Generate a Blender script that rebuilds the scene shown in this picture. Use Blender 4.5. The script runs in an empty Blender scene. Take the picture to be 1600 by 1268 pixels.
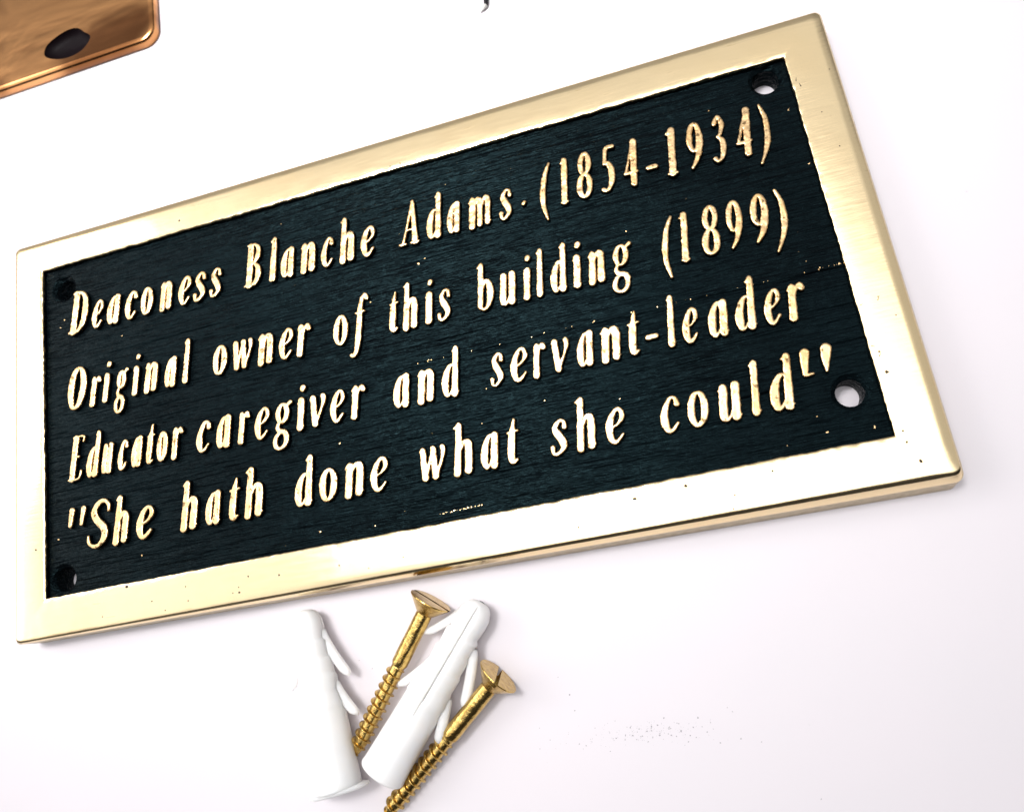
import bpy, math
import numpy as np
from mathutils import Vector, Matrix

sc = bpy.context.scene
R = np.random.RandomState(7)
MM = 0.001

# ------------------------------------------------------------------ camera
cd = bpy.data.cameras.new('camera')
cam = bpy.data.objects.new('camera', cd)
sc.collection.objects.link(cam)
rot = Matrix(((0.95905642, 0.20973699, 0.19031863),
              (-0.16041976, 0.95609381, -0.24525521),
              (-0.23340155, 0.20468271, 0.95059387)))
cam.matrix_world = Matrix.Translation((0.05173, -0.05783, 0.15507)) @ rot.to_4x4()
cd.sensor_fit = 'HORIZONTAL'
cd.sensor_width = 36.0
cd.lens = 1189.43 / 1600 * 36
cd.clip_start = 0.005
cd.clip_end = 50
cd.dof.use_dof = True
cd.dof.focus_distance = 0.158
cd.dof.aperture_fstop = 26
sc.camera = cam
sc.render.resolution_x, sc.render.resolution_y = 1024, 811

# ------------------------------------------------------------------ exposure
sc.view_settings.view_transform = 'Standard'
sc.view_settings.look = 'None'
sc.view_settings.exposure = 0
sc.view_settings.gamma = 1


class NT:
    """small helper for writing node trees"""
    def __init__(self, tree):
        self.t = tree
        self.t.nodes.clear()

    def n(self, kind, **kw):
        nd = self.t.nodes.new(kind)
        for k, v in kw.items():
            setattr(nd, k, v)
        return nd

    def link(self, a, b):
        self.t.links.new(a, b)

    def put(self, sock, v):
        if hasattr(v, 'is_output'):
            self.link(v, sock)
        else:
            sock.default_value = v

    def math(self, op, a, b=None, c=None, clamp=False):
        nd = self.n('ShaderNodeMath', operation=op)
        nd.use_clamp = clamp
        self.put(nd.inputs[0], a)
        if b is not None:
            self.put(nd.inputs[1], b)
        if c is not None:
            self.put(nd.inputs[2], c)
        return nd.outputs[0]

    def smooth(self, v, a, b, lo=0.0, hi=1.0):
        nd = self.n('ShaderNodeMapRange', interpolation_type='SMOOTHSTEP')
        self.put(nd.inputs[0], v)
        for i, q in enumerate((a, b, lo, hi)):
            nd.inputs[i + 1].default_value = q
        return nd.outputs[0]

    def mix(self, f, a, b):
        nd = self.n('ShaderNodeMix', data_type='RGBA')
        self.put(nd.inputs[0], f)
        for i, q in ((6, a), (7, b)):
            if hasattr(q, 'is_output'):
                self.link(q, nd.inputs[i])
            else:
                nd.inputs[i].default_value = (*q, 1)
        return nd.outputs[2]

    def noise(self, vec, scale, detail=3, rough=.5, dist=0.0):
        nd = self.n('ShaderNodeTexNoise')
        nd.inputs['Scale'].default_value = scale
        nd.inputs['Detail'].default_value = detail
        nd.inputs['Roughness'].default_value = rough
        nd.inputs['Distortion'].default_value = dist
        if vec is not None:
            self.link(vec, nd.inputs['Vector'])
        return nd.outputs['Fac']

    def mapping(self, vec, scale=(1, 1, 1), rotz=0.0):
        nd = self.n('ShaderNodeMapping')
        nd.inputs['Scale'].default_value = scale
        nd.inputs['Rotation'].default_value = (0, 0, rotz)
        self.link(vec, nd.inputs['Vector'])
        return nd.outputs[0]

    def bump(self, h, strength, dist, normal=None):
        nd = self.n('ShaderNodeBump')
        nd.inputs['Strength'].default_value = strength
        nd.inputs['Distance'].default_value = dist
        self.link(h, nd.inputs['Height'])
        if normal is not None:
            self.link(normal, nd.inputs['Normal'])
        return nd.outputs[0]


# ------------------------------------------------------------------ surroundings: bright overcast sky above, darker yard around
world = bpy.data.worlds.new('World')
sc.world = world
world.use_nodes = True
w = NT(world.node_tree)
tc = w.n('ShaderNodeTexCoord')
sep = w.n('ShaderNodeSeparateXYZ')
w.link(tc.outputs['Generated'], sep.inputs[0])
X, Y, Z = sep.outputs
zc = w.math('MAXIMUM', Z, 0.03)
u = w.math('DIVIDE', X, zc)
v = w.math('DIVIDE', Y, zc)
cloud = w.noise(tc.outputs['Generated'], 3.0, 4, .55)
uu = w.math('DIVIDE', w.math('SUBTRACT', u, 0.05), 1.15)
rr = w.math('SQRT', w.math('ADD', w.math('MULTIPLY', uu, uu), w.math('MULTIPLY', v, v)))
rr = w.math('ADD', rr, w.math('MULTIPLY', w.math('SUBTRACT', cloud, .5), .25))
zen = w.smooth(rr, 0.52, 0.27, 0.0, 1.95)
base = w.smooth(w.math('ADD', v, w.math('MULTIPLY', cloud, .3)), 0.98, 1.28, 0.84, 0.40)
left = w.smooth(u, -0.40, -0.75, 0.0, 0.62)
left = w.math('ADD', left, w.smooth(u, -0.99, -1.12, 0.0, 1.3))
left = w.math('MULTIPLY', left, w.smooth(v, 1.05, .70))
low = w.smooth(v, -0.24, -0.50, 1.0, 0.05)                # the person leaning over with the phone
right = w.smooth(u, 0.45, 0.80, 1.0, 0.68)
L = w.math('ADD', w.math('ADD', base, left), zen)
L = w.math('MULTIPLY', w.math('MULTIPLY', L, low), right)
bg = w.n('ShaderNodeBackground')
bg.inputs['Color'].default_value = (1.0, .985, .985, 1)
w.link(L, bg.inputs['Strength'])
wo = w.n('ShaderNodeOutputWorld')
w.link(bg.outputs[0], wo.inputs[0])

# soft sources: an unseen lamp added overhead to grade the sheet, a dimmer one left
for loc, aim, size, watts, spread, colr in (((-0.13, 0.15, 0.62), (-.03, .10, 0), 0.26, 0.42, 39, (1.0, .985, .975)),
                                            ((-0.74, 0.38, 0.58), (-.10, .0, 0), 0.42, 0.30, 70, (1.0, .985, .97))):
    ld = bpy.data.lights.new('soft_area_lamp', 'AREA')
    ld.shape = 'DISK'
    ld.size = size
    ld.energy = watts
    ld.color = colr
    ld.spread = math.radians(spread)
    lo = bpy.data.objects.new('soft_area_lamp', ld)
    sc.collection.objects.link(lo)
    lo.location = loc
    lo.rotation_euler = (Vector(aim) - Vector(loc)).to_track_quat('-Z', 'Y').to_euler()


# ------------------------------------------------------------------ materials
def mat(name):
    m = bpy.data.materials.new(name)
    m.use_nodes = True
    t = NT(m.node_tree)
    p = t.n('ShaderNodeBsdfPrincipled')
    o = t.n('ShaderNodeOutputMaterial')
    t.link(p.outputs[0], o.inputs[0])
    geo = t.n('ShaderNodeTexCoord').outputs['Object']
    return m, t, p, geo


def polished_brass():
    m, t, p, g = mat('polished_brass')
    n1 = t.noise(g, 45, 3, .5)
    n2 = t.noise(t.mapping(g, (1, 9, 9)), 160, 3, .6)
    n3 = t.noise(g, 420, 3, .6)
    col = t.mix(t.smooth(n1, .35, .7), (.935, .75, .46), (.915, .715, .42))
    col = t.mix(t.smooth(n2, .66, .74, 0, .35), col, (.62, .42, .2))
    t.link(col, p.inputs['Base Color'])
    p.inputs['Metallic'].default_value = 1
    t.link(t.math('ADD', t.math('MULTIPLY', n2, .12), .11), p.inputs['Roughness'])
    b = t.bump(n1, .35, .0006)
    b = t.bump(n3, .12, .00004, b)
    b = t.bump(n2, .3, .00006, b)
    t.link(b, p.inputs['Normal'])
    return m


def letter_brass():
    m, t, p, g = mat('worn_letter_brass')
    n1 = t.noise(g, 260, 3, .55)
    n2 = t.noise(g, 900, 3, .6)
    col = t.mix(t.smooth(n1, .3, .7), (.76, .53, .29), (.60, .39, .18))
    col = t.mix(t.smooth(n2, .60, .67, 0, .85), col, (.10, .06, .025))
    t.link(col, p.inputs['Base Color'])
    p.inputs['Metallic'].default_value = 1
    t.link(t.math('ADD', t.math('MULTIPLY', n1, .25), .18), p.inputs['Roughness'])
    b = t.bump(n1, .5, .00025)
    b = t.bump(n2, .4, .00008, b)
    t.link(b, p.inputs['Normal'])
    return m


def black_paint():
    m, t, p, g = mat('black_paint')
    n1 = t.noise(t.mapping(g, (.08, 1, 1)), 1300, 3, .6)
    n2 = t.noise(g, 900, 3, .6)
    n3 = t.noise(g, 30, 3, .5)
    col = t.mix(t.smooth(n3, .35, .7), (.0014, .0022, .003), (.002, .004, .0052))
    t.link(col, p.inputs['Base Color'])
    t.link(t.math('ADD', t.math('MULTIPLY', n2, .3), .12), p.inputs['Roughness'])
    p.inputs['Specular IOR Level'].default_value = .058
    p.inputs['Specular Tint'].default_value = (.42, .88, 1.0, 1)
    n4 = t.noise(t.mapping(g, (.07, 1, 1)), 480, 3, .6)
    b = t.bump(n4, 1.0, .0011)
    b = t.bump(n1, 1.0, .00045, b)
    b = t.bump(n2, .7, .00014, b)
    t.link(b, p.inputs['Normal'])
    return m


def plain(name, col, rough, metal=0.0, spec=.5, scale=500, bump=.2, bd=.0001, col2=None, sss=0.0):
    m, t, p, g = mat(name)
    n1 = t.noise(g, scale, 4, .6)
    c = t.mix(t.smooth(n1, .35, .7), col, col2 or tuple(q * .9 for q in col))
    t.link(c, p.inputs['Base Color'])
    p.inputs['Roughness'].default_value = rough
    p.inputs['Metallic'].default_value = metal
    p.inputs['Specular IOR Level'].default_value = spec
    if sss:
        p.inputs['Subsurface Weight'].default_value = sss
        p.inputs['Subsurface Radius'].default_value = (1.0, .92, .85)
        p.inputs['Subsurface Scale'].default_value = .0045
    t.link(t.bump(n1, bump, bd), p.inputs['Normal'])
    return m


M_BRASS = polished_brass()
M_LETTER = letter_brass()
M_BLACK = black_paint()
M_PIT = plain('dark_casting_pit', (.035, .022, .008), .7)
M_SCREW = plain('yellow_brass', (.66, .46, .15), .21, 1, .5, 900, .8, .00018, (.44, .27, .075))
M_SLOT = plain('dark_slot_brass', (.16, .09, .03), .5, 1)  # darker brass for the faces of the slot
M_PLASTIC = plain('white_nylon', (.955, .945, .925), .40, 0, .4, 300, .12, .0001, (.95, .935, .91), .8)


def copper():
    m, t, p, g = mat('polished_copper')
    n1 = t.noise(t.mapping(g, (1, 1.6, 1), .5), 26, 3, .5, .8)
    n2 = t.noise(t.mapping(g, (.15, 1, 1), .1), 300, 3, .5)
    c = t.mix(t.smooth(n1, .38, .60), (.20, .08, .028), (.70, .35, .14))
    c = t.mix(t.smooth(n2, .4, .7, 0, .25), c, (.42, .18, .07))
    t.link(c, p.inputs['Base Color'])
    p.inputs['Metallic'].default_value = 1
    p.inputs['Roughness'].default_value = .2
    t.link(t.bump(n1, .3, .0012), p.inputs['Normal'])
    return m


M_COPPER = copper()
M_RECESS = plain('blackened_recess', (.004, .002, .003), .5, 0, .04)
M_STICK = plain('dark_coating', (.012, .009, .014), .4)
M_TIP = plain('pale_grey_point', (.42, .41, .40), .5)
M_DUST = plain('grey_dust', (.36, .34, .37), .9)
M_SIDE = plain('dull_shaded_brass_side', (.52, .43, .29), .42, 1, .5, 700, .5, .00012, (.40, .32, .20))  # dull side brass, colour darkened for the shaded sheet it mirrors


def paper():
    m, t, p, g = mat('white_paper')
    n1 = t.noise(g, 35, 3, .5)
    n2 = t.noise(g, 900, 4, .6)
    c = t.mix(t.smooth(n1, .35, .7), (.715, .678, .715), (.705, .674, .71))
    t.link(c, p.inputs['Base Color'])
    p.inputs['Roughness'].default_value = .6
    p.inputs['Specular IOR Level'].default_value = .25
    t.link(t.bump(n2, .15, .0001), p.inputs['Normal'])
    return m


M_PAPER = paper()


# ------------------------------------------------------------------ mesh helpers (all geometry written in millimetres)
class MB:
    def __init__(self):
        self.v, self.f, self.m, self.s = [], [], [], []

    def add(self, vs, fs, mi=0, smooth=True):
        o = len(self.v)
        self.v.extend([tuple(float(c) for c in q) for q in vs])
        for f in fs:
            self.f.append(tuple(o + i for i in f))
            self.m.append(mi)
            self.s.append(smooth)
        return o

    def loops(self, loops, mi=0, closed=True, smooth=True, mats=None):
        """skin a list of equally long rings of points"""
        n = len(loops[0])
        vs = [p for lp in loops for p in lp]
        o = self.add(vs, [])
        for k in range(len(loops) - 1):
            a = mi if mats is None else mats[k]
            for i in range(n if closed else n - 1):
                j = (i + 1) % n
                self.f.append((o + k * n + i, o + k * n + j, o + (k + 1) * n + j, o + (k + 1) * n + i))
                self.m.append(a)
                self.s.append(smooth)
        return o

    def disc(self, c, r, nrm=(0, 0, 1), n=9, mi=0, jag=.25):
        nrm = Vector(nrm).normalized()
        a = nrm.orthogonal().normalized()
        b = nrm.cross(a)
        vs = [Vector(c) + nrm * r * .12]
        for i in range(n):
            t = 2 * math.pi * i / n
            q = r * (1 + jag * (R.rand() - .5) * 2)
            vs.append(Vector(c) + (a * math.cos(t) + b * math.sin(t)) * q)
        self.add(vs, [(0, i + 1, (i + 1) % n + 1) for i in range(n)], mi)

    def build(self, name, mats, parent=None, matrix=None):
        me = bpy.data.meshes.new(name)
        me.from_pydata([(x * MM, y * MM, z * MM) for x, y, z in self.v], [], self.f)
        for m in (mats if isinstance(mats, (list, tuple)) else [mats]):
            me.materials.append(m)
        me.polygons.foreach_set('material_index', self.m)
        me.polygons.foreach_set('use_smooth', self.s)
        me.update()
        ob = bpy.data.objects.new(name, me)
        sc.collection.objects.link(ob)
        if parent:
            ob.parent = parent
        if matrix is not None:
            ob.matrix_local = matrix
        return ob


def thing(name, label, cat, loc=(0, 0, 0), group=None):
    o = bpy.data.objects.new(name, None)
    o.empty_display_size = .01
    sc.collection.objects.link(o)
    o.location = [c * MM for c in loc]
    o['label'] = label
    o['category'] = cat
    if group:
        o['group'] = group
    return o


def vnoise(h, w_, cy, cx, seed):
    """smooth random field h x w_ with cells cy x cx samples apart"""
    r = np.random.RandomState(seed)
    ny, nx = int(h / cy) + 3, int(w_ / cx) + 3
    g = r.rand(ny, nx) * 2 - 1
    y = np.arange(h) / cy
    x = np.arange(w_) / cx
    iy, ix = y.astype(int), x.astype(int)
    fy, fx = y - iy, x - ix
    fy = (fy * fy * (3 - 2 * fy))[:, None]
    fx = (fx * fx * (3 - 2 * fx))[None, :]
    a = g[np.ix_(iy, ix)]
    b = g[np.ix_(iy, ix + 1)]
    c = g[np.ix_(iy + 1, ix)]
    d = g[np.ix_(iy + 1, ix + 1)]
    return (a * (1 - fx) + b * fx) * (1 - fy) + (c * (1 - fx) + d * fx) * fy


def n1d(n, cells, seed, closed=True):
    r = np.random.RandomState(seed)
    g = r.rand(cells + 1) * 2 - 1
    if closed:
        g[-1] = g[0]
    x = np.linspace(0, cells, n, endpoint=False)
    i = x.astype(int)
    f = x - i
    f = f * f * (3 - 2 * f)
    return g[i] * (1 - f) + g[i + 1] * f


# ------------------------------------------------------------------ table sheet
tb = MB()
tb.add([(-900, -900, 0), (900, -900, 0), (900, 900, 0), (-900, 900, 0)], [(0, 1, 2, 3)], 0, False)
table = tb.build('white_table', M_PAPER)
table['kind'] = 'structure'

# ------------------------------------------------------------------ brass plaque
TOP, PANEL = 5.0, 3.75
plaque = thing('brass_plaque', 'rectangular cast brass plaque with raised gold lettering on a black recessed panel', 'plaque', (0, 0, 2.0))


def rect_loop(l, r, b, t, rad, ns=(420, 200)):
    """points round a rectangle, counter-clockwise from bottom-left, corners rounded by rad"""
    pts = []
    cs = [(l, b), (r, b), (r, t), (l, t)]
    for k in range(4):
        a = np.array(cs[k], float)
        c = np.array(cs[(k + 1) % 4], float)
        n = ns[k % 2]
        ln = np.linalg.norm(c - a)
        d = (c - a) / ln
        nin = np.array([-d[1], d[0]])
        for i in range(n):
            s = ln * i / n
            p = a + d * s
            for s_, c_, dd in ((s, a, d), (ln - s, c, -d)):
                if rad > 0 and s_ < rad:
                    th = math.pi / 4 * (1 - s_ / rad)          # 0 on the straight, 45 deg at the corner
                    cen = c_ + dd * rad + nin * rad
                    p = cen - nin * rad * math.cos(th) - dd * rad * math.sin(th)
            pts.append(p)
    return np.array(pts)


def plaque_border():
    mb = MB()
    l, r, b, t = -100.0, 100.0, -49.2, 49.2
    il, ir, ib, it = -91.6, 90.9, -40.3, 40.85
    outer = rect_loop(l, r, b, t, 1.3)
    N = len(outer)
    inner = rect_loop(il, ir, ib, it, 0)
    # ragged inner edge of the sand casting
    mid = np.array([(il + ir) / 2, (ib + it) / 2])
    nx = np.zeros((N, 2))
    idx = np.arange(N)
    side = np.searchsorted([420, 620, 1040, 1240], idx, side='right')
    nx[side == 0] = (0, -1); nx[side == 1] = (1, 0); nx[side == 2] = (0, 1); nx[side == 3] = (-1, 0)
    rag = n1d(N, 60, 1) * .06 + n1d(N, 240, 2) * .06 + n1d(N, 620, 3) * .07
    rag *= np.where(side == 2, 1.2, 1.0)
    for c0 in (0, 420, 620, 1040):                              # keep the corners themselves in place
        dd = np.minimum(abs(idx - c0), N - abs(idx - c0))
        rag *= np.clip(dd / 4.0, 0, 1)
    top_in = inner + nx * rag[:, None]
    low_in = top_in - nx * (.22 + .12 * n1d(N, 300, 5)[:, None])
    low_in = np.where(np.abs(low_in - top_in) > 1, top_in, low_in)
    # the long lower side is filed at a slant that grows to the right
    fx = np.clip((outer[:, 0] + 100) / 200, 0, 1)
    draft = np.where(side == 0, .25 + 2.6 * fx ** 1.15, .35)
    endb = np.clip((outer[:, 1] + 49.2) / 5.0, 0, 1)
    draft = np.where((side == 1) & (outer[:, 0] > 90), .35 + .5 * (1 - endb), draft)
    on = np.zeros((N, 2))
    on[:] = nx
    def off(k, low, z):
        # ring pushed outward by k * chamfer slope + low * draft; both grow along the lower side
        e = .25 * k + .3 * low
        q = rect_loop(l - e, r + e, b, t + e, 1.3 + .5 * e)
        f2 = np.clip((q[:, 0] + 100) / 200, 0, 1)
        db = k * (.12 + .95 * f2 ** 1.2) + low * (.15 + .7 * f2)
        q[:, 1] -= db * np.clip(1 - (q[:, 1] - b) / 9.0, 0, 1)
        return np.column_stack([q, np.full(N, z) if np.isscalar(z) else z])
    wob = n1d(N, 40, 8) * .05 + n1d(N, 12, 9) * .06
    bev = np.where(side == 0, .25 + .95 * fx, np.where(side == 3, .95, np.where(side == 1, .18, .4)))
    zer = np.zeros(N)
    def ins(d, z):
        q = outer - on * np.asarray(d)[:, None]
        return np.column_stack([q, np.full(N, z) if np.isscalar(z) else z])
    low_d = np.where(side == 0, .2 + 1.2 * fx, .3)              # lower part of the side
    slope = np.where(side == 0, .12 + .95 * fx ** 1.2, .25)     # filed chamfer, falls about 45 degrees
    ker = lambda a: sum(np.roll(a, s) for s in range(-6, 7)) / 13.0
    slope = ker(slope)
    zc = 4.45 - slope * .95
    L = [off(1, 1, -2.0), off(1, .93, -1.6), off(1, .45, .8), off(1.04, 0, zc - .25), off(.97, 0, zc), off(.06, 0, 4.40)]
    a = np.column_stack([outer, np.full(N, 4.5)])
    L += [a]
    def lerp(f, z):
        q = outer * (1 - f) + top_in * f
        return np.column_stack([q, np.full(N, z) if np.isscalar(z) else z])
    edge = np.where(side == 1, .018, .045) + bev * .055
    edge = sum(np.roll(edge, s) for s in range(-8, 9)) / 17.0
    L += [lerp(edge * .35 if np.isscalar(edge) else (edge * .35)[:, None], 4.78), lerp((edge)[:, None], 4.93)]
    wav = lambda s, c: n1d(N, c, s)
    for f, z in ((.24, 4.985), (.36, 5.005), (.5, 5.012), (.64, 5.008), (.76, 4.992), (.88, 4.96), (.955, 4.92)):
        L.append(lerp(f, z + .008 * wav(int(f * 100), 24) + .012 * wav(50, 9)))
    L.append(lerp(.99, 4.86 + .05 * wav(71, 500)))
    L.append(lerp(1.0, 4.74 + .07 * wav(72, 600)))
    jag = 4.45 + .22 * wav(73, 420) + .12 * wav(74, 800)
    q1 = np.column_stack([top_in * .8 + low_in * .2, jag])
    L.append(q1)
    L.append(np.column_stack([low_in, np.full(N, PANEL - .25)]))
    L.append(np.column_stack([low_in, np.full(N, -1.9)]))
    mats = [0] * (len(L) - 1)
    mats[-1] = mats[-2] = 1
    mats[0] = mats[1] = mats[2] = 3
    # ring order is counter-clockwise seen from above, bottom to top on the outside
    mb.loops([list(map(tuple, q)) for q in L], mats=mats)
    pits = [(-97.52, 24.59), (-93.99, -28.91), (-76.65, -46.56), (-70.2, -41.06), (-55.53, -43.44), (-55.1, -46.5), (-60.85, -47.63),
            (-44.26, -46.61), (-40.37, -43.76), (-42.81, -45.64), (-42.75, -46.72), (-33.21, -44.68), (-19.43, -45.0), (-9.13, -42.69),
            (-5.31, -45.7), (-3.81, -42.84), (42.8, -42.81), (52.73, -42.22), (61.07, -45.54), (68.69, -42.4),
            (60.29, -48.0), (98.49, 35.15), (96.11, 18.01), (94.87, -14.05), (96.91, -18.33),
            (92.33, -24.48), (92.6, -28.57), (92.34, -39.75), (92.44, -41.81), (93.78, -45.62), (-81.18, 42.42), (-51.82, 43.69),
            (-92.65, 39.32), (3.27, 41.9), (5.67, 41.9), (94.76, 26.26), (21.1, -48.6), (-64, -45.2), (-13, -46.6), (31, -46.2)]
    for i, (x, y) in enumerate(pits):
        big = .26 if i in (1, 3, 10, 17, 26, 29, 31, 16) else .15
        mb.disc((x, y, 5.02), big * (.75 + .7 * R.rand()), n=7, mi=2, jag=.35)
    for x, y, a, ln in ((94.9, -14.3, 1.0, 1.1), (91.6, -14.9, .3, .9), (91.5, -23.2, -.4, 1.2), (92.3, 33.6, 1.8, 1.0), (91.9, 35.1, 1.3, 1.0), (92.35, -25.0, .9, .9)):
        c, s = math.cos(a), math.sin(a)
        hw = .09
        mb.add([(x - c * ln / 2 - s * hw, y - s * ln / 2 + c * hw, 5.021), (x - c * ln / 2 + s * hw, y - s * ln / 2 - c * hw, 5.021),
                (x + c * ln / 2, y + s * ln / 2, 5.024)], [(0, 1, 2)], 2)
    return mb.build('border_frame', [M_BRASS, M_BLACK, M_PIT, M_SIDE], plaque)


plaque_border()

HOLES = [(-86.3, 35.0), (86.5, 37.5), (85.9, -30.65), (-87.8, -36.6)]
HR = 3.55


def recessed_panel():
    dx, dy = .42, .26
    x = np.arange(-92.6, 92.0, dx)
    y = np.arange(-41.4, 41.9, dy)
    H, W = len(y), len(x)
    gx, gy = np.meshgrid(x, y)
    z = PANEL + .055 * vnoise(H, W, 2.2, 60, 1) + .05 * vnoise(H, W, 1.4, 26, 2) + .035 * vnoise(H, W, 4, 90, 3) \
        + .02 * vnoise(H, W, 1.6, 3, 4) + .03 * vnoise(H, W, 12, 30, 6)
    amp = .35 + .65 * np.clip((gx + 95) / 90, 0, 1)             # the grain is stronger towards the right
    z = PANEL + (z - PANEL) * amp * 1.15
    line = -6.05 + .25 * n1d(W, 14, 11, False)[None, :] + .12 * n1d(W, 60, 12, False)[None, :]
    st = gy - line                                             # a seam along the casting, above the third line
    seam = np.clip((gx + 18) / 10, 0, 1) + ((gx < -84) * 1.0)
    seam = np.clip(seam, 0, 1)
    z += seam * (.20 * np.exp(-((st - .3) / .32) ** 2) - .22 * np.exp(-((st + .25) / .25) ** 2))
    line2 = -20.2 + .3 * n1d(W, 12, 13, False)[None, :]
    z += np.clip((gx - 35) / 10, 0, 1) * .10 * np.exp(-((gy - line2) / .3) ** 2)
    px_, py_ = gx.copy(), gy.copy()
    keep = np.ones((H, W), bool)
    inside = np.zeros((H, W), bool)
    for cx, cy in HOLES:
        d = np.hypot(gx - cx, gy - cy)
        inside |= d < HR - .02
        near = (d < HR + .30) & (d >= HR - .30)
        s = HR / np.maximum(d, .01)
        px_ = np.where(near, cx + (gx - cx) * s, px_)
        py_ = np.where(near, cy + (gy - cy) * s, py_)
        inside &= ~near
        z = np.where(d < HR + .9, PANEL - .01, z)
    mb = MB()
    vs = np.column_stack([px_.ravel(), py_.ravel(), z.ravel()])
    ccx = (gx[:-1, :-1] + gx[1:, 1:]) / 2
    ccy = (gy[:-1, :-1] + gy[1:, 1:]) / 2
    ok = np.ones_like(ccx, bool)
    for cx, cy in HOLES:
        corners = [np.hypot(px_[a:H - 1 + a, b:W - 1 + b] - cx, py_[a:H - 1 + a, b:W - 1 + b] - cy) for a in (0, 1) for b in (0, 1)]
        cen = np.hypot(sum(px_[a:H - 1 + a, b:W - 1 + b] for a in (0, 1) for b in (0, 1)) / 4 - cx,
                       sum(py_[a:H - 1 + a, b:W - 1 + b] for a in (0, 1) for b in (0, 1)) / 4 - cy)
        ok &= ~((np.minimum.reduce(corners) < HR - .05) | (cen < HR - .005))
    I, J = np.nonzero(ok)
    i0 = I * W + J
    mb.add(vs, list(zip(i0, i0 + 1, i0 + W + 1, i0 + W)))
    # bare brass where the paint has been rubbed through
    chips = [(89.15, 29.53, .35), (90.0, 16.57, .4), (84.5, -3.5, .2), (90.2, -5.6, .45), (79, -33.9, .25), (80, -37.2, .3), (88.2, -37.9, .3),
             (-23.5, -37.2, .25), (-11.1, -38.2, .2), (17.1, -14.4, .25), (-88.9, -27.4, .35), (-85.4, -25.3, .3), (-67.1, -34.8, .3),
             (-71.9, 24.9, .25), (-70, 18.5, .25), (-86.2, 26.6, .25), (-87.5, 24.9, .3), (-17, -19.2, .3), (28.7, -19.6, .2), (43.7, -22.6, .2),
             (20.0, 12.5, .2), (52.0, 12.2, .2), (74, 34.2, .25), (6.2, 17.2, .35), (8.0, 17.9, .2), (-6, 11, .2)]
    for k in range(22):
        chips.append((3.2 + k * .42 + .3 * R.rand(), -38.5 + .25 * R.rand() + k * .012, .08 + .12 * R.rand()))
    for k in range(34):
        chips.append((-4 + 94 * R.rand() if k % 3 else 50 + 40 * R.rand(), -5.75 + .3 * R.rand(), .06 + .14 * R.rand()))
    for k in range(18):
        chips.append((-90 + 180 * R.rand(), -39.5 + 79 * R.rand(), .05 + .08 * R.rand()))
    for cx, cy, r in chips:
        j = int(np.clip((cx - x[0]) / dx, 1, W - 2)); i = int(np.clip((cy - y[0]) / dy, 1, H - 2))
        zz = z[i - 1:i + 2, j - 1:j + 2].max() + .03
        mb.disc((cx, cy, zz), r * .62, n=6, mi=1, jag=.8)
    return mb.build('recessed_panel', [M_BLACK, M_LETTER], plaque)


panel = recessed_panel()

for cx, cy in HOLES:                                            # countersunk and drilled right through
    mb = MB()
    n = 64
    prof = [(HR + .12, PANEL - .0), (HR - .02, PANEL - .06), (2.78, 2.95), (2.62, 2.8), (2.5, -1.97)]
    mb.loops([[(cx + r * math.cos(2 * math.pi * i / n), cy + r * math.sin(2 * math.pi * i / n), z) for i in range(n)] for r, z in prof])
    mb.build('screw_hole', M_BLACK, panel)

# ------------------------------------------------------------------ raised lettering: pen strokes -> distance field -> cast relief
S = .106
T = .037


def ell(cx, cy, rx, ry, ws, wt, n=20):
    return [(cx + rx * math.cos(a), cy + ry * math.sin(a), wt + (ws - wt) * abs(math.cos(a)) ** 1.3) for a in [2 * math.pi * i / n for i in range(n + 1)]]


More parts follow.
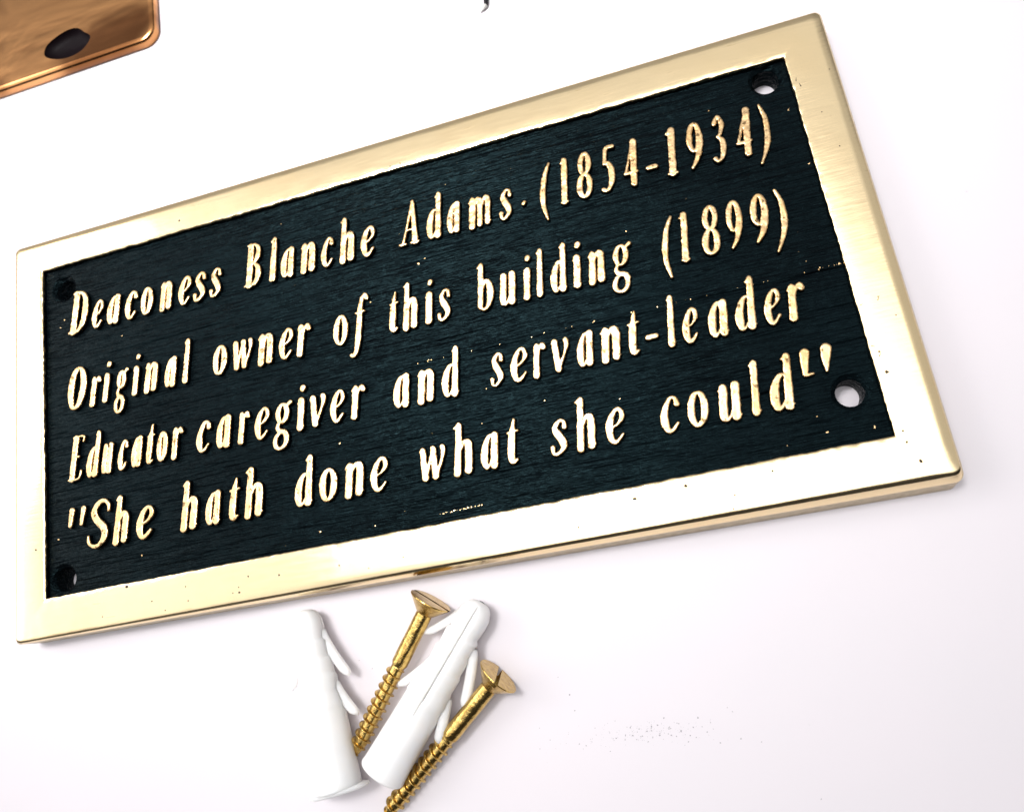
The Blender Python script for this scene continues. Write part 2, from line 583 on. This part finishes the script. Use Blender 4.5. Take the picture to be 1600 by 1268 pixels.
FL=[(.40,.05,.065),(.50,.11,.035)]
GLYPHS={
'n':[[(.10,.03,S),(.11,.9,S)],[(.0,.84,T),(.10,.96,.06)],[(.14,.62,T),(.24,.88,.055),(.34,.93,.08),(.40,.78,S),(.40,.07,S)],FL],
'm':[[(.10,.03,S),(.11,.9,S)],[(.0,.84,T),(.10,.96,.06)],[(.14,.62,T),(.24,.88,.055),(.32,.92,.075),(.37,.78,.085),(.37,.05,.085)],[(.41,.62,T),(.50,.88,.055),(.58,.92,.075),(.64,.78,.085),(.64,.07,.085)],[(.64,.05,.06),(.73,.11,.035)]],
'h':[[(.10,.03,S),(.11,1.44,.085)],[(.0,1.38,T),(.11,1.48,.055)],[(.14,.62,T),(.24,.88,.055),(.34,.93,.08),(.40,.78,S),(.40,.07,S)],FL],
'u':[[(.10,.93,S),(.09,.2,S),(.15,.05,.07),(.25,.09,T),(.36,.36,T)],[(.0,.86,T),(.1,.95,.06)],[(.40,.95,S),(.40,.06,S)],[(.32,.88,T),(.4,.96,.06)],FL],
'i':[[(.12,.93,S),(.12,.07,S)],[(.02,.85,T),(.12,.95,.06)],[(.12,.05,.065),(.22,.11,.035)],[(.15,1.34,.09),(.13,1.28,.075)]],
'l':[[(.12,1.44,.085),(.12,.07,S)],[(.02,1.38,T),(.12,1.48,.055)],[(.12,.05,.065),(.22,.11,.035)]],
'a':[[(.40,.86,T),(.30,.96,.05),(.18,.88,.07),(.09,.58,S),(.09,.26,S),(.15,.05,.07),(.25,.09,T),(.37,.34,T)],[(.40,.95,S),(.40,.06,S)],FL],
'd':[[(.40,.82,T),(.30,.95,.05),(.18,.88,.07),(.09,.58,S),(.09,.26,S),(.15,.05,.07),(.25,.09,T),(.37,.34,T)],[(.40,1.44,.085),(.40,.06,S)],[(.30,1.38,T),(.4,1.48,.055)],FL],
'b':[[(.10,1.44,.085),(.10,.14,.085)],[(.0,1.38,T),(.1,1.48,.055)],[(.14,.66,T),(.24,.9,.055),(.36,.84,.08),(.42,.5,S),(.37,.17,.075),(.24,.03,.055),(.10,.10,.06)]],
'o':[ell(.24,.49,.16,.455,.095,.05)],
'c':[[(.40,.76,.075),(.36,.92,.05),(.24,.94,.055),(.11,.66,.088),(.09,.32,S),(.17,.06,.07),(.29,.05,.05),(.42,.22,T)]],
'e':[[(.10,.44,T),(.28,.52,T),(.40,.70,.06),(.37,.90,.06),(.26,.95,.05),(.13,.75,.08),(.08,.4,S),(.15,.08,.075),(.27,.04,.055),(.42,.22,T)]],
's':[[(.37,.76,.065),(.34,.92,.05),(.22,.95,.055),(.11,.78,.075),(.19,.58,S),(.32,.36,S),(.34,.17,.075),(.20,.03,.055),(.08,.05,.05),(.05,.22,.065)]],
'r':[[(.10,.03,S),(.11,.9,S)],[(.0,.84,T),(.10,.96,.06)],[(.14,.6,T),(.22,.84,.05),(.33,.94,.07),(.38,.84,.085)]],
't':[[(.20,1.28,.035),(.17,1.05,.07),(.14,.75,S),(.13,.2,S),(.19,.05,.07),(.31,.11,T)],[(.02,.91,T),(.31,.95,T)]],
'f':[[(.50,1.36,.075),(.46,1.48,.05),(.36,1.46,.06),(.27,1.15,.08),(.24,.4,S),(.20,-.2,.085),(.10,-.44,.055),(.0,-.42,.065)],[(.10,.92,T),(.42,.94,T)]],
'g':[ell(.22,.66,.14,.29,.08,.045),[(.33,.86,T),(.46,.97,.065)],[(.14,.40,T),(.09,.25,.06),(.16,.11,.075),(.32,.05,.085),(.40,-.08,.08)],ell(.22,-.2,.18,.25,.07,.05)],
'w':[[(.06,.92,.085),(.15,.08,.085)],[(.0,.88,T),(.06,.95,.06)],[(.15,.05,.05),(.31,.85,T)],[(.32,.92,.08),(.41,.08,.085)],[(.41,.05,.05),(.54,.5,T),(.58,.78,.06),(.56,.93,.07)]],
'v':[[(.06,.92,.085),(.16,.08,.085)],[(.0,.88,T),(.06,.95,.06)],[(.16,.05,.05),(.30,.5,T),(.36,.78,.06),(.34,.93,.07)]],
'D':[[(.14,.05,S),(.14,1.44,S)],[(.03,1.46,T),(.28,1.46,.05),(.45,1.25,.08),(.50,.8,.105),(.45,.3,.085),(.28,.04,.05),(.01,.04,T)]],
'B':[[(.14,.05,S),(.14,1.44,S)],[(.03,1.46,T),(.28,1.46,.05),(.42,1.3,.08),(.41,1.02,.08),(.28,.82,T),(.14,.8,T)],[(.26,.81,T),(.43,.66,.08),(.48,.40,.1),(.40,.12,.08),(.24,.04,.05),(.01,.04,T)]],
'A':[[(.06,.05,T),(.36,1.42,.05)],[(.36,1.44,.06),(.50,.05,.1)],[(.17,.5,T),(.44,.5,T)],[(-.05,.04,T),(.16,.04,T)],[(.37,.04,T),(.62,.04,T)]],
'O':[ell(.28,.75,.2,.70,.105,.055,26)],
'E':[[(.14,.05,S),(.14,1.44,S)],[(.03,1.46,T),(.47,1.46,T),(.49,1.28,.035)],[(.14,.79,T),(.34,.79,T)],[(.01,.04,T),(.44,.04,T),(.53,.30,.035)]],
'S':[[(.47,1.12,.035),(.45,1.32,.05),(.35,1.47,.055),(.20,1.42,.07),(.11,1.15,.09),(.22,.85,.105),(.39,.6,.108),(.43,.3,.09),(.32,.07,.06),(.17,.05,.05),(.06,.2,.05),(.03,.4,.035)]],
'1':[[(.22,.05,S),(.22,1.42,S)],[(.07,1.34,T),(.21,1.45,.06)],[(.10,.04,T),(.35,.04,T)]],
'8':[ell(.24,1.12,.13,.34,.078,.05),ell(.24,.40,.16,.36,.088,.05)],
'5':[[(.44,1.45,.07),(.19,1.42,.065),(.13,.96,.055)],[(.13,.93,.06),(.28,.9,.085),(.40,.62,.11),(.38,.27,.08),(.23,.06,.06),(.09,.10,.08)]],
'4':[[(.36,.05,S),(.36,1.42,S)],[(.35,1.44,.05),(.05,.44,T)],[(.04,.42,.05),(.49,.42,.05)]],
'9':[ell(.25,1.0,.16,.44,.085,.05),[(.41,1.05,.09),(.42,.75,.095),(.34,.35,.08),(.17,.05,T)]],
'3':[[(.08,1.24,.07),(.15,1.42,.05),(.28,1.43,.06),(.38,1.2,.085),(.31,.9,.06),(.19,.81,T)],[(.2,.80,T),(.38,.66,.08),(.41,.4,.095),(.34,.13,.07),(.18,.04,.06),(.06,.14,.08)]],
'-':[[(.05,.42,.08),(.3,.42,.08)]],
'(':[[(.24,1.46,.035),(.12,1.1,.065),(.06,.6,.085),(.08,.1,.065),(.20,-.38,.035)]],
')':[[(.02,1.46,.035),(.16,1.05,.065),(.20,.5,.085),(.16,.1,.065),(.0,-.38,.035)]],
'q':[[(.06,.86,.05),(.07,1.36,.085)],[(.33,.86,.05),(.35,1.36,.085)]],
'Q':[[(.11,1.4,.12),(.10,1.15,.095),(.10,.82,.06)],[(.10,.80,.045),(.22,.80,.035)],[(.46,1.42,.125),(.45,1.2,.105),(.45,.80,.028)]],
'.':[[(.0,.0,.05),(.03,.05,.045)]],
}

WORDS = [
 (1, [('D', -84.18, 1.126), ('e', -77.68, 0.819), ('a', -73.45, 0.845), ('c', -68.48, 0.923), ('o', -64.11, 0.901), ('n', -58.7, 0.779), ('e', -53.64, 0.919), ('s', -49.64, 0.978), ('s', -45.34, 0.911)]),
 (1, [('B', -35.89, 0.966), ('l', -29.72, 1.0), ('a', -26.57, 0.814), ('n', -21.55, 0.944), ('c', -16.41, 0.86), ('h', -11.78, 0.937), ('e', -6.56, 0.968)]),
 (1, [('A', 3.22, 0.934), ('d', 9.37, 0.869), ('a', 14.22, 0.725), ('m', 19.12, 0.946), ('s', 26.21, 0.841)]),
 (1, [('(', 35.42, 1.1), ('1', 39.5, 0.75), ('8', 43.43, 1.005), ('5', 48.73, 0.816), ('4', 53.71, 0.796), ('-', 58.46, 0.867), ('1', 62.3, 1.0), ('9', 66.91, 0.92), ('3', 72.33, 0.711), ('4', 77.1, 0.857), (')', 81.78, 1.027)]),
 (2, [('O', -85.41, 1.216), ('r', -78.77, 0.72), ('i', -75.32, 0.75), ('g', -71.71, 0.748), ('i', -67.24, 0.75), ('n', -63.89, 0.87), ('a', -58.46, 0.688), ('l', -53.79, 0.75)]),
 (2, [('o', -45.88, 1.012), ('w', -40.83, 1.082), ('n', -34.22, 0.973), ('e', -28.96, 0.968), ('r', -24.47, 0.945)]),
 (2, [('o', -15.65, 0.996), ('f', -11.04, 0.869)]),
 (2, [('t', -2.25, 0.808), ('h', 1.04, 0.884), ('i', 6.16, 0.943), ('s', 9.03, 0.901)]),
 (2, [('b', 18.0, 0.986), ('u', 23.17, 0.907), ('i', 28.3, 0.83), ('l', 31.16, 0.78), ('d', 34.37, 0.878), ('i', 39.02, 1.0), ('n', 42.43, 0.9), ('g', 47.41, 1.088)]),
 (2, [('(', 57.8, 1.1), ('1', 61.14, 0.766), ('8', 65.76, 1.076), ('9', 70.73, 0.861), ('9', 75.5, 0.97), (')', 80.38, 1.1)]),
 (3, [('E', -85.12, 0.853), ('d', -80.26, 0.802), ('u', -76.03, 0.62), ('c', -71.8, 0.682), ('a', -68.17, 0.62), ('t', -64.43, 0.72), ('o', -61.56, 0.718), ('r', -57.55, 0.72)]),
 (3, [('c', -51.27, 1.016), ('a', -46.13, 0.878), ('r', -40.56, 0.734), ('e', -36.57, 1.005), ('g', -31.67, 1.08), ('i', -26.32, 1.0), ('v', -23.2, 1.223), ('e', -18.22, 0.975), ('r', -13.25, 0.972)]),
 (3, [('a', -3.37, 0.929), ('n', 2.15, 0.96), ('d', 7.65, 0.976)]),
 (3, [('s', 18.31, 0.849), ('e', 22.67, 1.056), ('r', 27.58, 0.748), ('v', 31.46, 1.193), ('a', 36.87, 0.874), ('n', 41.78, 1.075), ('t', 47.31, 0.92), ('-', 50.89, 0.926), ('l', 55.24, 0.806), ('e', 58.3, 0.89), ('a', 63.34, 1.033), ('d', 68.68, 1.046), ('e', 74.18, 0.918), ('r', 78.7, 0.952)]),
 (4, [('q', -86.6, 1.6), ('S', -80.82, 1.542), ('h', -73.68, 0.99), ('e', -67.74, 1.262)]),
 (4, [('h', -56.29, 1.091), ('a', -50.05, 0.906), ('t', -44.48, 0.994), ('h', -40.49, 1.187)]),
 (4, [('d', -28.32, 1.078), ('o', -22.76, 1.206), ('n', -16.7, 1.164), ('e', -10.83, 1.135)]),
 (4, [('w', 0.15, 1.239), ('h', 7.71, 1.098), ('a', 13.67, 0.96), ('t', 19.04, 0.99)]),
 (4, [('s', 28.2, 1.095), ('h', 33.56, 1.047), ('e', 39.5, 1.14)]),
 (4, [('c', 50.36, 1.114), ('o', 55.57, 1.164), ('u', 61.69, 1.095), ('l', 67.59, 1.0), ('d', 71.25, 1.194), ('Q', 76.77, 1.6)]),
 (1, [('.', 31.86, 1.0)]),
]


XH, SLANT = 7.0, .16
BASE = {1: (21.77, -.0026), 2: (2.37, -.0022), 3: (-14.63, -.0006), 4: (-31.3, -.003)}
LTOP = 4.82


def spline(a, n=7):
    a = np.array(a, float)
    if len(a) < 3:
        return a
    out = []
    for i in range(len(a) - 1):
        p0, p1, p2, p3 = a[max(i - 1, 0)], a[i], a[i + 1], a[min(i + 2, len(a) - 1)]
        for t in np.arange(n) / n:
            out.append(.5 * ((2 * p1) + (-p0 + p2) * t + (2 * p0 - 5 * p1 + 4 * p2 - p3) * t * t + (-p0 + 3 * p1 - 3 * p2 + p3) * t ** 3))
    out.append(a[-1])
    return np.array(out)


def add_letter(mb, g, line, x0, sx, seed):
    b0, bs = BASE[line]
    y0 = b0 + bs * x0
    wr = min(max(.5 + .5 * sx, .78), 1.12)
    segs = []
    for st in GLYPHS[g]:
        p = spline(st)
        Yl = p[:, 1] * XH
        if g == '.':
            y0 = 24.1
        q = np.column_stack([x0 + sx * p[:, 0] * XH + SLANT * Yl, y0 + Yl, p[:, 2] * wr * XH])
        for i in range(len(q) - 1):
            segs.append((q[i], q[i + 1]))
    A = np.array([s[0] for s in segs])
    B = np.array([s[1] for s in segs])
    h = .15
    lo = np.minimum(A[:, :2], B[:, :2]).min(0) - 1.2
    hi = np.maximum(A[:, :2], B[:, :2]).max(0) + 1.2
    xs = np.arange(lo[0], hi[0], h)
    ys = np.arange(lo[1], hi[1], h)
    W, H = len(xs), len(ys)
    gx, gy = np.meshgrid(xs, ys)
    d = np.full(gx.shape, 9.0)
    for a, b in zip(A, B):
        ab = b[:2] - a[:2]
        l2 = max((ab ** 2).sum(), 1e-9)
        t = np.clip(((gx - a[0]) * ab[0] + (gy - a[1]) * ab[1]) / l2, 0, 1)
        dd = np.hypot(gx - a[0] - t * ab[0], gy - a[1] - t * ab[1]) - (a[2] + (b[2] - a[2]) * t)
        d = np.minimum(d, dd)
    d = d + .045 * vnoise(H, W, 4, 4, seed) + .06 * vnoise(H, W, 10, 10, seed + 1) + .03 * vnoise(H, W, 2, 2, seed + 2) - .02
    gyy, gxx = np.gradient(d, h)
    gl = np.hypot(gxx, gyy) + 1e-6
    rad = .17
    e = np.clip(-d / rad, 0, 1)
    tilt = R.uniform(-.05, .05)
    ztop = LTOP + tilt + .035 * vnoise(H, W, 8, 8, seed + 3) + .012 * vnoise(H, W, 2, 2, seed + 4) - .15 * (1 - np.sqrt(np.maximum(0, 1 - (1 - e) ** 2)))
    ins = d < 0
    vid, verts, faces, mats = {}, [], [], []

    def gv(i, j):
        k = (i, j)
        if k not in vid:
            vid[k] = len(verts)
            verts.append((xs[j], ys[i], ztop[i, j]))
        return vid[k]

    def ev(i, j, i2, j2):
        k = (min(i, i2), min(j, j2), i != i2, 'e')
        if k not in vid:
            f = d[i, j] / (d[i, j] - d[i2, j2])
            f = min(max(f, .02), .98)
            px = xs[j] + (xs[j2] - xs[j]) * f
            py = ys[i] + (ys[i2] - ys[i]) * f
            zz = ztop[i, j] + (ztop[i2, j2] - ztop[i, j]) * f
            nxx = gxx[i, j] / gl[i, j]
            nyy = gyy[i, j] / gl[i, j]
            vid[k] = len(verts)
            verts.append((px, py, zz))
            verts.append((px + nxx * .05, py + nyy * .05, zz - .16))
            verts.append((px + nxx * .20, py + nyy * .20, PANEL - .25))
        return vid[k]
    cnt = ins[:-1, :-1].astype(int) + ins[:-1, 1:] + ins[1:, :-1] + ins[1:, 1:]
    for i, j in zip(*np.nonzero(cnt)):
        cs = ((i, j), (i, j + 1), (i + 1, j + 1), (i + 1, j))
        if cnt[i, j] == 4:
            faces.append(tuple(gv(*c) for c in cs)); mats.append(0)
            continue
        poly, kind = [], []
        for k in range(4):
            a, b = cs[k], cs[(k + 1) % 4]
            if ins[a]:
                poly.append(gv(*a)); kind.append(0)
            if ins[a] != ins[b]:
                poly.append(ev(*a, *b)); kind.append(1 if ins[a] else 2)
        faces.append(tuple(poly)); mats.append(0)
        n = len(poly)
        for k in range(n):
            if kind[k] == 1 and kind[(k + 1) % n] == 2:
                p, q = poly[k], poly[(k + 1) % n]
                faces.append((q, p, p + 1, q + 1)); mats.append(0)
                faces.append((q + 1, p + 1, p + 2, q + 2)); mats.append(1)
    o = len(mb.v)
    mb.v.extend([tuple(float(c) for c in q) for q in verts])
    mb.f.extend([tuple(o + k for k in f) for f in faces])
    mb.m.extend(mats)
    mb.s.extend([True] * len(faces))


sd = 100
for line, letters in WORDS:
    mb = MB()
    for g, x0, sx in letters:
        sd += 10
        add_letter(mb, g, line, x0, sx, sd)
    mb.build('casting_nub' if letters[0][0] == '.' else 'raised_word', [M_LETTER, M_BLACK], plaque)


def TP(x, y, z=0.0):
    # positions were measured against a thinner plaque: spread them for the true height below the eye
    k = 1.013
    return (51.73 + (x - 51.73) * k, -57.83 + (y + 57.83) * k, z)


# ------------------------------------------------------------------ brass wood screws
def screw_profile_head(HR_=4.25, HH=2.9, SR=1.7):
    return [(SR, -HH - .15), (SR + .12, -HH), (SR + .30, -HH + .12), (HR_ - .12, -.32), (HR_, -.18), (HR_ - .02, -.05), (HR_ - .12, 0), (HR_ * .6, .03), (.01, .04)]


def make_screw(name, label, tip, head, roll, HR_, L_thread, group):
    head = Vector(TP(*head))
    tip = Vector(TP(*tip))
    ax = (head - tip)
    LEN = ax.length
    z = ax.normalized()
    x = Vector((0, 0, 1)).cross(z).normalized()
    y = z.cross(x)
    rm = Matrix((x, y, z)).transposed() @ Matrix.Rotation(roll, 3, 'Z')
    root = thing(name, label, 'screw', (0, 0, 0), group)
    root.matrix_world = Matrix.Translation(head * MM) @ rm.to_4x4()
    # head with a milled slot
    mb = MB()
    n = 72
    prof = screw_profile_head(HR_)
    mb.loops([[(r * math.cos(2 * math.pi * i / n), r * math.sin(2 * math.pi * i / n), q) for i in range(n)] for r, q in [(.01, -2.9)] + prof])
    hd = mb.build('screw_head', [M_SCREW, M_SLOT], root)
    cb = MB()
    sw, dp = .42, 1.25
    cb.add([(-sw, -9, -dp), (sw, -9, -dp), (sw, 9, -dp), (-sw, 9, -dp), (-sw, -9, 3), (sw, -9, 3), (sw, 9, 3), (-sw, 9, 3)],
           [(3, 2, 1, 0), (4, 5, 6, 7), (0, 1, 5, 4), (1, 2, 6, 5), (2, 3, 7, 6), (3, 0, 4, 7)], 1, False)
    cut = cb.build('slot_cutter', [M_SCREW, M_SLOT], root)
    md = hd.modifiers.new('slot', 'BOOLEAN')
    md.operation = 'DIFFERENCE'
    md.solver = 'EXACT'
    md.object = cut
    dg = bpy.context.evaluated_depsgraph_get()
    me = bpy.data.meshes.new_from_object(hd.evaluated_get(dg))
    hd.modifiers.clear()
    hd.data = me
    me.polygons.foreach_set('use_smooth', [p.material_index == 0 and p.center.z < -.0002 for p in me.polygons])
    bpy.data.objects.remove(cut)
    # plain shank
    SR = 1.7
    zs = -2.9
    ze = -(LEN - L_thread)
    mb = MB()
    rows = 24
    lp = []
    for k in range(rows + 1):
        q = zs + (ze - zs) * k / rows
        ring = []
        for i in range(n):
            a = 2 * math.pi * i / n
            rr_ = SR + .025 * math.sin(5 * a + q * 2) * math.sin(q * 3 + a) + R.uniform(-.012, .012)
            if k == rows:
                rr_ = 1.42
            ring.append((rr_ * math.cos(a), rr_ * math.sin(a), q - (.12 if k == rows else 0)))
        lp.append(ring)
    mb.loops(lp[::-1])
    mb.build('shank', M_SCREW, root)
    # thread: core and helical ridge
    mb = MB()
    tap = 4.2
    end = -LEN

    def core(q):
        dq = q - end
        return 1.38 * min(1, .12 + .88 * (dq / tap)) if dq < tap else 1.38
    qs = np.linspace(ze, end, 60)
    mb.loops([[(core(q) * math.cos(2 * math.pi * i / 40), core(q) * math.sin(2 * math.pi * i / 40), q) for i in range(40)] for q in qs][::-1])
    pitch = 1.72
    turns = (ze - end - .3) / pitch
    m = int(turns * 40)
    lp = []
    for k in range(m + 1):
        a = 2 * math.pi * k / 40
        q = ze - .25 - pitch * k / 40
        ci = core(q)
        rise = min(1, k / 26) * min(1, (m - k) / 20 + .05)
        ro = ci + .58 * rise * (1 if q - end > tap else max(.35, (q - end) / tap))
        ca, sa = math.cos(a), math.sin(a)
        sec = [(ci - .12, .30), (ci + .05, .20), (ro - .05, .08), (ro, .02), (ro, -.04), (ro - .05, -.09), (ci + .04, -.19), (ci - .12, -.26)]
        lp.append([(r * ca, r * sa, q + dz) for r, dz in sec])
    mb.loops(lp, closed=False)
    mb.build('thread', M_SCREW, root)
    return root


SG = 'brass wood screws lying below the plaque'
make_screw('brass_screw', 'slotted brass wood screw between the two white plugs, head nearest the plaque',
           (-22.4, -83.0, 2.6), (-.9, -55.0, 4.30), 1.5, 4.45, 21.3, SG)
make_screw('brass_screw', 'slotted brass wood screw right of the white plugs, cut by the bottom edge',
           (-17.6, -94.4, 2.0), (10.6, -71.0, 4.25), .25, 4.4, 21.5, SG)


# ------------------------------------------------------------------ white nylon wall plugs
def make_plug(label, base, tip, slit_ang, wings, flange):
    base = Vector(TP(*base))
    tip = Vector(TP(*tip))
    ax = tip - base
    LEN = ax.length
    z = ax.normalized()
    x = Vector((0, 0, 1)).cross(z).normalized()                 # lies flat, to the left of the axis seen from above
    y = z.cross(x)
    rm = Matrix((x, y, z)).transposed()
    root = thing('wall_plug', label, 'wall plug', (0, 0, 0), 'white nylon wall plugs below the plaque')
    root.matrix_world = Matrix.Translation(base * MM) @ rm.to_4x4()
    mb = MB()
    n = 180
    f = [0, .01, .03, .12, .3, .42, .44, .50, .52, .60, .62, .70, .715, .80, .815, .88, .93, .97, .99, 1.0]
    r = [4.55, 4.75, 4.6, 4.5, 4.35, 4.25, 4.45, 4.1, 3.85, 4.0, 3.65, 3.8, 3.4, 3.6, 3.1, 3.4, 3.25, 2.6, 1.9, .6]
    rings = []
    ang = [2 * math.pi * i / n for i in range(n)]
    # hollow mouth
    for rr_, q in ((.05, 9.0), (2.3, 9.0), (2.6, .3), (2.75, 0.0)):
        rings.append([(rr_ * math.cos(a), rr_ * math.sin(a), q) for a in ang])
    for fi in np.linspace(0, 1, 120):
        ri = np.interp(fi, f, r)
        ring = []
        for a in ang:
            rr_ = ri * (1 + .015 * math.sin(3 * a + 9 * fi))
            if fi > .36:                                         # the slit that lets the plug spread
                da = abs((a - slit_ang + math.pi) % (2 * math.pi) - math.pi)
                da2 = abs((a - slit_ang) % (2 * math.pi) - math.pi)
                wv = .045 * min(1, (fi - .36) / .1)
                if min(da, da2) < wv and fi < .97:
                    rr_ *= .2
            ring.append((rr_ * math.cos(a), rr_ * math.sin(a) , fi * LEN))
        rings.append(ring)
    mb.loops(rings)
    mb.build('plug_body', M_PLASTIC, root)
    if flange:
        mb = MB()
        mb.loops([[(q * math.cos(a), q * math.sin(a) * .72, zz) for a in ang[::3]] for q, zz in ((2.6, -.4), (5.9, -.45), (6.2, -.2), (6.1, .25), (4.4, .6))])
        mb.build('collar', M_PLASTIC, root)
    for side, f0, ln, spread, bow in wings:                      # barbs that stop it turning
        mb = MB()
        lp = []
        m = 16
        for k in range(m + 1):
            t = k / m
            q = f0 * LEN - ln * t
            off = side * (np.interp(f0, f, r) - .8 + spread * t ** bow)
            wd = ((1.2 if side < 0 else 1.0) - .1 * t) * (1 if k < m - 1 else (.75 if k == m - 1 else .15))
            th = .85 * (1 if k < m - 1 else (.75 if k == m - 1 else .15))
            lp.append([(off + wd * math.cos(a), th * math.sin(a) - .4, q) for a in ang[::12]])
        mb.loops(lp if True else lp[::-1])
        mb.build('barb', M_PLASTIC, root)
    return root


make_plug('white nylon wall plug with splayed barbs lying between the two brass screws', (-15.2, -85.6, 4.6), (9.3, -57.0, 3.6),
          math.radians(-84), [(1, .93, 9.0, 4.6, 1.3), (1, .62, 8.5, 3.4, 1.2), (-1, .78, 11.0, 4.8, .75), (-1, .50, 8.5, 3.2, .8)], False)
make_plug('white nylon wall plug with a flanged end, leftmost of the loose fixings', (-24.4, -87.6, 4.6), (-29.0, -52.6, 3.6),
          math.radians(0), [(1, .80, 8.0, 3.6, 1.2), (-1, .86, 10.5, 4.3, 1.3), (-1, .56, 7.5, 3.6, 1.2)], True)

# ------------------------------------------------------------------ polished copper plate, only its corner in view
cop = thing('copper_plate', 'polished copper plate with rounded corner and dark recess, cut off by the top left edge', 'plate', (0, 0, 0))


def plate(x0, x1, y0, y1, rad):
    def ring(ins, z):
        pts = []
        r = max(rad - ins, .3)
        for cx, cy, a0 in ((x1 - rad, y0 + rad, -90), (x1 - rad, y1 - rad, 0), (x0 + rad, y1 - rad, 90), (x0 + rad, y0 + rad, 180)):
            for k in range(17):
                a = math.radians(a0 + 90 * k / 16)
                pts.append((cx + r * math.cos(a), cy + r * math.sin(a), z))
        return pts
    return ring


cx1, cy0 = -59.0, 103.0
ring = plate(-190, cx1, cy0, 175, 4.6)
mb = MB()
ls = [ring(.25, 0), ring(0, .3), ring(.02, 1.7), ring(.12, 2.3), ring(.45, 2.65), ring(1.5, 2.75)]
mb.loops(ls)
m = 48
jag = n1d(m, 9, 44) * .13 + n1d(m, 5, 47) * .12


def hole(s, z):
    return [(-86.6 + 7.6 * s * (1 + jag[i]) * math.cos(2 * math.pi * i / m), 110.4 + 4.2 * s * (1 + jag[i]) * math.sin(2 * math.pi * i / m), z) for i in range(m)]


from mathutils.geometry import tessellate_polygon
top = ring(1.5, 2.75)
rim = hole(1.0, 2.75)
tris = tessellate_polygon([[Vector(p) for p in top], [Vector(p) for p in rim]])
pts = top + rim
ft = []
for t in tris:
    a, c, d = (Vector(pts[i]) for i in t)
    ft.append(tuple(t) if (c - a).cross(d - a).z > 0 else (t[0], t[2], t[1]))
mb.add(pts, ft, 0, False)
mb.loops([rim, hole(1.0, 2.55)][::-1], 0, True, False)
mb.build('plate_body', M_COPPER, cop)
mb = MB()
mb.loops([hole(1.0, 2.6), hole(.9, 1.6), hole(.6, .9), hole(.001, .7)][::-1])
mb.build('recess', M_RECESS, cop)

# ------------------------------------------------------------------ thin pointed stick at the top edge
st = thing('pointed_stick', 'thin dark stick with a pale pointed end at the top edge of the white table', 'stick', (0, 0, 0))
a0, a1, a2 = Vector((29.0, 80.1, .35)), Vector((30.9, 81.6, .6)), Vector((35.5, 110, 2.2))
for nm, p, q, r0, r1, mt in (('stick_point', a0, a1, .05, .62, M_TIP), ('stick_shaft', a1 - (a1 - a0).normalized() * .05, a2, .58, .62, M_STICK)):
    d = (q - p).normalized()
    ax_ = d.orthogonal().normalized()
    ay_ = d.cross(ax_)
    mb = MB()
    lp = []
    for k in range(9):
        t = k / 8
        rr_ = r0 + (r1 - r0) * t
        lp.append([tuple(p + (q - p) * t + (ax_ * math.cos(2 * math.pi * i / 16) + ay_ * math.sin(2 * math.pi * i / 16)) * rr_) for i in range(16)])
    c1 = [tuple(q + (ax_ * math.cos(2 * math.pi * i / 16) + ay_ * math.sin(2 * math.pi * i / 16)) * .01) for i in range(16)]
    mb.loops([[tuple(p)] * 16] + lp + [c1])
    mb.build(nm, mt, st)

# ------------------------------------------------------------------ specks of dust on the table
mb = MB()
for k in range(190):
    x = 36 + R.normal() * (6.0 if k % 3 else 12.0)
    y = -85.4 - (x - 36) * .03 + R.normal() * (.9 if k % 3 else 1.6)
    mb.disc((x, y, .03), .04 + .12 * R.rand() ** 3, n=6, jag=.6)
for x, y in ((-20.5, -64.5), (-17.8, -66.5), (22.5, -77), (20.8, -73.5), (78, -47), (-24, -80.5), (64, -100), (118, 5), (120, -30), (-60, -70), (21, -84), (23, -80)):
    mb.disc((x, y, .03), .07 + .08 * R.rand(), n=6, jag=.5)
du = mb.build('dust', M_DUST)
du['kind'] = 'stuff'
